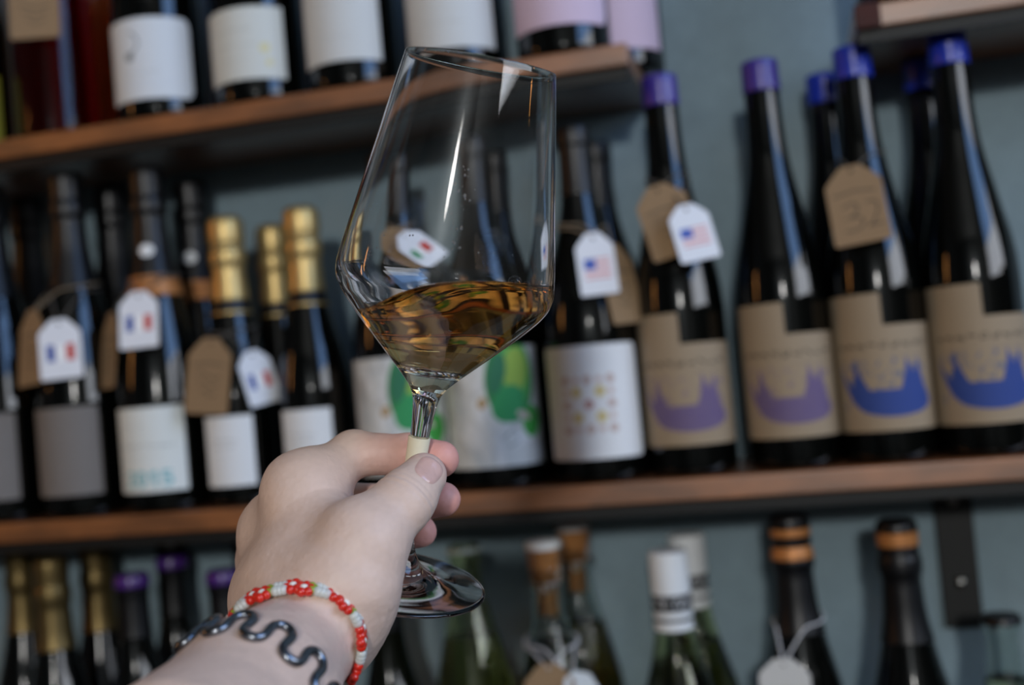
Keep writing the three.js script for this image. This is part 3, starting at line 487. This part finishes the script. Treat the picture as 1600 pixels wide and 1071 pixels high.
{
  const inv = glassTurn.clone().invert(), up = V(-0.035, 1, 0.0).normalize().applyQuaternion(inv), p0 = V(0, 0.1262, 0);
  const wave = (x, z) => 0.0011 * Math.sin(x * 95 + 0.6) + 0.0006 * Math.sin(z * 130 + x * 60 + 1.1);
  const NA = 128, NP = 40, NR = 24, prof = innerBowl.map(([r, y]) => [r + 0.00025, y - 0.00015]); prof[0][0] = 0.0001;
  const at = (s) => { const f = Math.min(s, 0.999999) * (prof.length - 1), i = Math.floor(f), t = f - i; return [prof[i][0] + t * (prof[i + 1][0] - prof[i][0]), prof[i][1] + t * (prof[i + 1][1] - prof[i][1])]; };
  const over = (x, y, z) => (x - p0.x) * up.x + (y - p0.y) * up.y + (z - p0.z) * up.z - wave(x, z);
  const pos = [], idx = [], rim = [];
  for (let k = 0; k <= NA; k++) {
    const a = k / NA * 2 * Math.PI, ca = Math.cos(a), sa = Math.sin(a); let lo = 0, hi = 1;
    for (let n = 0; n < 40; n++) { const m = (lo + hi) / 2, [r, y] = at(m); if (over(r * ca, y, r * sa) > 0) hi = m; else lo = m; }
    for (let j = 0; j <= NP; j++) { const [r, y] = at(lo * j / NP); pos.push(r * ca, y, r * sa); }
    const [r] = at(lo); rim.push([r * ca, r * sa]);
  }
  for (let k = 0; k < NA; k++) for (let j = 0; j < NP; j++) { const a = k * (NP + 1) + j, b = a + NP + 1; idx.push(a, a + 1, b, b, a + 1, b + 1); }
  const base = pos.length / 3;
  for (let k = 0; k <= NA; k++) for (let j = 0; j <= NR; j++) {
    const f = 1 - j / NR, x = rim[k][0] * f, z = rim[k][1] * f, edge = f > 0.9 ? (f - 0.9) * 0.008 : 0;
    pos.push(x, p0.y + (wave(x, z) - up.x * x - up.z * z) / up.y + (j ? edge : 0), z);
  }
  for (let k = 0; k < NA; k++) { pos[(base + k * (NR + 1)) * 3 + 1] = pos[(k * (NP + 1) + NP) * 3 + 1]; }
  pos[(base + NA * (NR + 1)) * 3 + 1] = pos[NP * 3 + 1];
  for (let k = 0; k < NA; k++) for (let j = 0; j < NR; j++) { const a = base + k * (NR + 1) + j, b = a + NR + 1; idx.push(a, a + 1, b, b, a + 1, b + 1); }
  const geo = new THREE.BufferGeometry(); geo.setAttribute('position', new THREE.Float32BufferAttribute(pos, 3)); geo.setIndex(idx); geo.computeVertexNormals();
  const g = thing('wine', 'swirl of amber white wine in the raised glass', 'wine', glassAt.x, glassAt.y, glassAt.z); g.quaternion.copy(glassTurn);
  part('wine_body', geo, phys(0xffffff, 0, { transmission: 1, thickness: 0.03, ior: 1.345, attenuationColor: new THREE.Color(0.82, 0.44, 0.12), attenuationDistance: 0.05 }), g);
  const bub = phys(0xffffff, 0, { transmission: 1, thickness: 0, ior: 1.3 });
  for (const [a, f, s] of [[0.55, 0.90, 0.0026], [0.45, 0.82, 0.0018], [0.68, 0.84, 0.0016], [0.36, 0.90, 0.0014]]) {
    const k = Math.round(a / (2 * Math.PI) * NA), x = rim[k][0] * f, z = rim[k][1] * f;
    part('bubble', new THREE.SphereGeometry(s, 20, 12).translate(x, p0.y + (wave(x, z) - up.x * x - up.z * z) / up.y + s * 0.4, z), bub, g, 'air bubble on the wine');
  }
}

// ------------------------------------------------------------------ the hand and forearm (millimetres from the wrist)
const ANCHOR = V(-0.093, 1.357, 0.714);
const J = {
  wrist: [-1, -2.2, -6.7, 20.5],
  wrist_b: [1, -8, 18.3, 18],
  fore: [-2.1, -17.7, 47.5, 27],
  fore_b: [-5, -31.7, 90.9, 36],
  ia: [-4.8, 7.3, -6.5, 18],
  i0: [-12.8, 47.1, -29.9, 14.2],
  i1: [1.9, 60.3, -53.5, 9.8],
  i2: [27.4, 57.7, -55.6, 8.8],
  i3: [41.9, 54.9, -54, 8.1],
  ma: [-16.6, 5.9, -16.1, 18],
  m0: [-34.1, 28, -49.2, 13.6],
  m1: [-13.7, 36.8, -74.3, 9.3],
  m2: [20.8, 35.3, -69.2, 8.5],
  m3: [38.3, 36.3, -64.1, 7.8],
  ra: [-23, 2.1, -22.9, 17],
  r0: [-43.9, 14.2, -62.8, 12.5],
  r1: [-24.8, 19.1, -89.8, 9],
  r2: [4.7, 18.9, -84.5, 8.2],
  r3: [21.1, 20.7, -80.1, 7.4],
  pa: [-24.9, -1.7, -28.8, 16],
  p0: [-46.8, 1.7, -70.8, 11.8],
  p1: [-32.3, 4.5, -96.7, 8.2],
  p2: [-11.3, 4, -93.5, 7.5],
  p3: [0.2, 5.7, -89, 6.8],
  palm: [-3.7, 19.5, -29, 23],
  palm_b: [-2.8, 7.9, -16.2, 23],
  ta: [15.1, 12.1, -0.8, 20.3],
  t0: [21.9, 27.3, -4.9, 16],
  t1: [36, 41.3, -19.1, 11.3],
  t2: [41.6, 50, -29.9, 9.6],
  heel: [14.7, 3.3, -3.1, 17],
  web: [3.5, 29.2, -15.9, 13],
};

const CH = {
  palm: [['wrist', 'ia'], ['wrist', 'ma'], ['wrist', 'ra'], ['wrist', 'pa'], ['ia', 'i0'], ['ma', 'm0'], ['ra', 'r0'], ['pa', 'p0'], ['palm_b', 'palm'], ['i0', 'm0'], ['m0', 'r0'], ['r0', 'p0'], ['wrist', 'wrist_b'], ['wrist_b', 'fore'], ['fore', 'fore_b'], ['wrist', 'palm_b']],
  thumb: [['palm_b', 'ta'], ['ta', 'heel'], ['ta', 't0'], ['t0', 't1'], ['t1', 't2'], ['palm', 'web'], ['web', 't0']],
  index: [['i0', 'i1'], ['i1', 'i2'], ['i2', 'i3']], middle: [['m0', 'm1'], ['m1', 'm2'], ['m2', 'm3']], ring: [['r0', 'r1'], ['r1', 'r2'], ['r2', 'r3']], little: [['p0', 'p1'], ['p1', 'p2'], ['p2', 'p3']],
};
const bones = {};
for (const k in CH) bones[k] = CH[k].map(([a, b]) => { const A = J[a], B = J[b], d = [B[0] - A[0], B[1] - A[1], B[2] - A[2]]; return { A, d, l: d[0] * d[0] + d[1] * d[1] + d[2] * d[2], r: B[3] - A[3] }; });
const smin = (a, b, k) => { const h = Math.max(k - Math.abs(a - b), 0) / k; return Math.min(a, b) - h * h * k * 0.25; };
function bone({ A, d, l, r }, x, y, z) { const px = x - A[0], py = y - A[1], pz = z - A[2]; let t = (px * d[0] + py * d[1] + pz * d[2]) / l; t = t < 0 ? 0 : t > 1 ? 1 : t; return Math.hypot(px - t * d[0], py - t * d[1], pz - t * d[2]) - A[3] - t * r; }
const chain = (list, k, x, y, z) => { let d = bone(list[0], x, y, z); for (let i = 1; i < list.length; i++) d = smin(d, bone(list[i], x, y, z), k); return d; };
const tAxis = V(J.t2[0] - J.t1[0], J.t2[1] - J.t1[1], J.t2[2] - J.t1[2]).normalize();
function body(x, y, z) {
  const p = chain(bones.palm, 13, x, y, z);
  let th = chain(bones.thumb, 7, x, y, z);
  const s = (x - J.t1[0]) * tAxis.x + (y - J.t1[1]) * tAxis.y + (z - J.t1[2]) * tAxis.z;
  if (s > -9 && s < 9) th += 0.35 * Math.exp(-(((s - 1.5) / 0.9) ** 2)) + 0.28 * Math.exp(-(((s + 1.5) / 0.9) ** 2)) + 0.2 * Math.exp(-(((s - 4) / 0.9) ** 2));
  let d = smin(p, th, 8);
  for (const f of ['index', 'middle', 'ring', 'little']) { const c = chain(bones[f], 4, x, y, z); if (c < 30) d = Math.min(d, smin(p, c, 9)); }
  return d;
}
const skinDetail = (x, y, z) => 0.16 * noise.noise(x * 0.16, y * 0.16, z * 0.16) + 0.09 * noise.noise(x * 0.45, y * 0.45, z * 0.45) + 0.07 * noise.noise(x * 0.95, y * 0.95, z * 0.95);
function surfaceNets(f, lo, hi, h) {
  const n = [0, 1, 2].map((i) => Math.ceil((hi[i] - lo[i]) / h) + 1), [nx, ny, nz] = n, val = new Float32Array(nx * ny * nz).fill(99), at = (i, j, k) => (k * ny + j) * nx + i, B = 6;
  for (let k = 0; k < nz; k += B) for (let j = 0; j < ny; j += B) for (let i = 0; i < nx; i += B) {
    const c = f(lo[0] + (i + B / 2) * h, lo[1] + (j + B / 2) * h, lo[2] + (k + B / 2) * h);
    const far = Math.abs(c) > B * h * 1.1;
    for (let kk = k; kk < Math.min(k + B, nz); kk++) for (let jj = j; jj < Math.min(j + B, ny); jj++) for (let ii = i; ii < Math.min(i + B, nx); ii++) val[at(ii, jj, kk)] = far ? c : f(lo[0] + ii * h, lo[1] + jj * h, lo[2] + kk * h);
  }
  const id = new Int32Array(nx * ny * nz).fill(-1), pos = [], idx = [];
  for (let k = 0; k < nz - 1; k++) for (let j = 0; j < ny - 1; j++) for (let i = 0; i < nx - 1; i++) {
    let m = 0, sx = 0, sy = 0, sz = 0, cnt = 0; const v = [];
    for (let q = 0; q < 8; q++) { const w = val[at(i + (q & 1), j + ((q >> 1) & 1), k + (q >> 2))]; v.push(w); if (w < 0) m |= 1 << q; }
    if (m === 0 || m === 255) continue;
    for (let a = 0; a < 8; a++) for (const b of [1, 2, 4]) if (!(a & b)) { const e = a | b; if ((v[a] < 0) !== (v[e] < 0)) { const t = v[a] / (v[a] - v[e]); sx += (a & 1) + (b === 1 ? t : 0); sy += ((a >> 1) & 1) + (b === 2 ? t : 0); sz += (a >> 2) + (b === 4 ? t : 0); cnt++; } }
    id[at(i, j, k)] = pos.length / 3; pos.push(lo[0] + (i + sx / cnt) * h, lo[1] + (j + sy / cnt) * h, lo[2] + (k + sz / cnt) * h);
  }
  const quad = (a, b, c, d, flip) => { if (a < 0 || b < 0 || c < 0 || d < 0) return; flip ? idx.push(a, c, b, a, d, c) : idx.push(a, b, c, a, c, d); };
  for (let k = 1; k < nz - 1; k++) for (let j = 1; j < ny - 1; j++) for (let i = 1; i < nx - 1; i++) {
    const s = val[at(i, j, k)] < 0;
    if (s !== val[at(i + 1, j, k)] < 0) quad(id[at(i, j - 1, k - 1)], id[at(i, j, k - 1)], id[at(i, j, k)], id[at(i, j - 1, k)], !s);
    if (s !== val[at(i, j + 1, k)] < 0) quad(id[at(i - 1, j, k - 1)], id[at(i - 1, j, k)], id[at(i, j, k)], id[at(i, j, k - 1)], !s);
    if (s !== val[at(i, j, k + 1)] < 0) quad(id[at(i - 1, j - 1, k)], id[at(i, j - 1, k)], id[at(i, j, k)], id[at(i - 1, j, k)], !s);
  }
  return [pos, idx];
}
const grad = (f, x, y, z, e) => V(f(x + e, y, z) - f(x - e, y, z), f(x, y + e, z) - f(x, y - e, z), f(x, y, z + e) - f(x, y, z - e)).normalize();
const person = thing('person', 'bare left forearm and hand pinching the stem of the wine glass', 'person', ANCHOR.x, ANCHOR.y, ANCHOR.z);
{
  const all = Object.values(J), lo = [0, 1, 2].map((i) => Math.min(...all.map((q) => q[i] - q[3])) - 4), hi = [0, 1, 2].map((i) => Math.max(...all.map((q) => q[i] + q[3])) + 4);
  const skinShape = (x, y, z) => body(x, y, z) + skinDetail(x, y, z);
  const [pos, idx] = surfaceNets(skinShape, lo, hi, 1.05), nor = [], col = [];
  for (let i = 0; i < pos.length; i += 3) {
    const [x, y, z] = [pos[i], pos[i + 1], pos[i + 2]], n = grad(skinShape, x, y, z, 0.5); nor.push(n.x, n.y, n.z);
    let pink = 0; for (const k of ['i3', 'm3', 'r3', 'p3']) pink = Math.max(pink, 1 - Math.hypot(x - J[k][0], y - J[k][1], z - J[k][2]) / 30);
    for (const k of ['i2', 'm2', 'r2']) pink = Math.max(pink, 0.55 * (1 - Math.hypot(x - J[k][0], y - J[k][1], z - J[k][2]) / 26));
    const m = 1 + 0.05 * noise.noise(x * 0.09, y * 0.09, z * 0.09) + 0.04 * noise.noise(x * 0.4, y * 0.4, z * 0.4), f = Math.max(0, pink) ** 0.8;
    col.push(0.67 * m * (1 + 0.02 * f), 0.495 * m * (1 - 0.44 * f), 0.41 * m * (1 - 0.42 * f));
    pos[i] /= 1000; pos[i + 1] /= 1000; pos[i + 2] /= 1000;
  }
  const geo = new THREE.BufferGeometry(); geo.setAttribute('position', new THREE.Float32BufferAttribute(pos, 3)); geo.setAttribute('normal', new THREE.Float32BufferAttribute(nor, 3)); geo.setAttribute('color', new THREE.Float32BufferAttribute(col, 3)); geo.setIndex(idx);
  part('body', geo, phys(0xffffff, 0.52, { vertexColors: true, sheen: 0.25, sheenRoughness: 0.6 }), person);
  // thumbnail: a thin plate that follows the thumb
  const nrm = V(0.32, 0.05, 0.95).addScaledVector(tAxis, -V(0.32, 0.05, 0.95).dot(tAxis)).normalize(), across = new THREE.Vector3().crossVectors(tAxis, nrm);
  const P = [], I = [], NU = 20, NV = 22, C = V(J.t2[0], J.t2[1], J.t2[2]);
  for (let l = 0; l < 2; l++) for (let i = 0; i <= NU; i++) for (let j = 0; j <= NV; j++) {
    const a = i / NU * 2 - 1, b = j / NV * 2 - 1, k = Math.max(Math.abs(a), Math.abs(b)), L = (Math.abs(a) ** 3.2 + Math.abs(b) ** 3.2) ** (1 / 3.2) || 1, u = a / L * k, v = b / L * k;
    const q = C.clone().addScaledVector(across, u * 5.9 * (0.94 + 0.06 * v)).addScaledVector(tAxis, -2.2 + v * 6.4).addScaledVector(nrm, 16);
    const edge = Math.max(0, (k - 0.75) / 0.25), level = l ? -0.5 : 0.42 - 0.35 * edge ** 2;
    for (let s = 0; s < 60; s++) { const d = skinShape(q.x, q.y, q.z) - level; q.addScaledVector(nrm, -d * 0.8); if (Math.abs(d) < 0.004) break; }
    P.push(q.x / 1000, q.y / 1000, q.z / 1000);
  }
  const ia = (l, i, j) => (l * (NU + 1) + i) * (NV + 1) + j;
  for (let i = 0; i < NU; i++) for (let j = 0; j < NV; j++) I.push(ia(0, i, j), ia(0, i + 1, j), ia(0, i, j + 1), ia(0, i + 1, j), ia(0, i + 1, j + 1), ia(0, i, j + 1));
  const ng = new THREE.BufferGeometry(); ng.setAttribute('position', new THREE.Float32BufferAttribute(P, 3)); ng.setIndex(I); ng.computeVertexNormals();
  part('thumbnail', ng, phys(0xd0aaa0, 0.28, { clearcoat: 0.4, clearcoatRoughness: 0.2 }), person, 'short unpainted pink thumbnail');
}

// ------------------------------------------------------------------ bracelets
// a loop round the forearm: centre, axis and a start direction, all in hand millimetres
function loopOn(c, axis, ref, lift, smooth) {
  const w = axis.clone().normalize(), u = ref.clone().addScaledVector(w, -ref.dot(w)).normalize(), v = new THREE.Vector3().crossVectors(w, u);
  const reach = (th, along) => {
    const dir = u.clone().multiplyScalar(Math.cos(th)).addScaledVector(v, Math.sin(th)), o = c.clone().addScaledVector(w, along); let t = 10;
    for (let k = 0; k < 80; k++) { const d = body(o.x + dir.x * t, o.y + dir.y * t, o.z + dir.z * t) - lift; t -= d * 0.8; if (Math.abs(d) < 0.01) break; }
    return { o, dir, t };
  };
  let even = null;
  if (smooth) {                                    // a strung loop bridges hollows of the skin
    const M = 120, raw = Array.from({ length: M }, (_, i) => Math.min(reach(i / M * 2 * Math.PI, -3).t, 29));
    let cur = raw.slice();
    for (let n = 0; n < 60; n++) cur = cur.map((x, i) => (cur[(i + M - 1) % M] + x + cur[(i + 1) % M]) / 3);
    even = (th) => { const f = ((th / (2 * Math.PI)) % 1 + 1) % 1 * M, i = Math.floor(f); return cur[i % M] + (f - i) * (cur[(i + 1) % M] - cur[i % M]); };
  }
  return (th, along) => { const { o, dir, t } = reach(th, along); return { p: o.addScaledVector(dir, even ? even(th) : t).multiplyScalar(0.001) }; };
}
const MM = (k) => V(J[k][0], J[k][1], J[k][2]);
{
  const g = thing('bead_bracelet', 'seed bead bracelet of red flowers, green leaves and clear beads', 'bracelet', ANCHOR.x, ANCHOR.y, ANCHOR.z);
  const axis = MM('wrist').sub(MM('wrist_b')).normalize().multiplyScalar(1).add(V(-0.10, 0.10, 0)), c = MM('wrist_b');
  const loop = loopOn(c, axis, V(0, 1, 0), 2.0, true), red = phys(0xd02818, 0.25, { clearcoat: 0.4 }), white = phys(0xf0eee6, 0.25, { clearcoat: 0.4 }), green = phys(0x8aa02a, 0.25, { clearcoat: 0.4 });
  const clear = phys(0xe9ece8, 0.18, { transmission: 0.35, thickness: 0, ior: 1.45 });
  const bead = (r) => new THREE.SphereGeometry(r, 12, 8), bR = bead(0.0019), bW = bead(0.0019), bG = bead(0.0017), bC = bead(0.0020);
  const put = (name, geo, mat, th, al, parent, label) => { const { p } = loop(th, al); const m = part(name, geo, mat, parent, label); m.position.copy(p); return m; };
  const N = 10;
  for (let k = 0; k < N; k++) {
    const t0 = k / N * 2 * Math.PI, R = 26.5, s = (mm) => mm / R;      // 16.6 mm for each repeat
    for (const [ox, oy] of [[0, 0.9], [4.6, -0.9]]) {
      const petals = []; const cen = loop(t0 + s(ox + 2.4), oy).p;
      for (let q = 0; q < 6; q++) { const a = q * Math.PI / 3 + 0.3, { p } = loop(t0 + s(ox + 2.4 + 2.6 * Math.cos(a)), oy + 2.6 * Math.sin(a)); petals.push(bR.clone().translate(p.x, p.y, p.z)); }
      const fl = part('flower', mergeGeometries(petals), red, g, 'red beaded flower');
      const w = part('flower_centre', bW, white, fl); w.position.copy(loop(t0 + s(ox + 2.4), oy).p); w.scale.setScalar(1);
    }
    for (const [ox, oy] of [[9.6, 1.6], [9.9, -1.5], [11.0, 0.1]]) put('leaf_bead', bG, green, t0 + s(ox), oy, g);
    for (const [ox, oy] of [[12.4, 1.5], [12.5, -1.5], [14.0, 1.5], [14.1, -1.5], [15.6, 1.4], [15.7, -1.4]]) put('clear_bead', bC, clear, t0 + s(ox), oy, g);
  }
}
{
  const g = thing('metal_bracelet', 'dark silver bracelet bent into a meandering wave', 'bracelet', ANCHOR.x, ANCHOR.y, ANCHOR.z);
  const axis = MM('wrist_b').sub(MM('fore')).normalize(), c = MM('wrist_b').lerp(MM('fore'), 1.12), loop = loopOn(c, axis, V(0, 1, 0), 1.1);
  const waves = 13, pts = [];
  for (let k = 0; k < waves * 24; k++) { const f = k / (waves * 24) * waves * 2 * Math.PI, th = f / waves - 0.047 * Math.sin(2 * f), al = 6.6 * Math.sin(f); pts.push(loop(th, al).p); }
  const cv = new THREE.CatmullRomCurve3(pts, true, 'centripetal');
  part('wave_band', new THREE.TubeGeometry(cv, waves * 48, 0.0017, 10, true), std(0x7b8088, 0.25, { metalness: 1 }), g);
}

scene.traverse((o) => { if (o.isMesh) { o.castShadow = o.receiveShadow = true; } });
renderer.render(scene, camera);
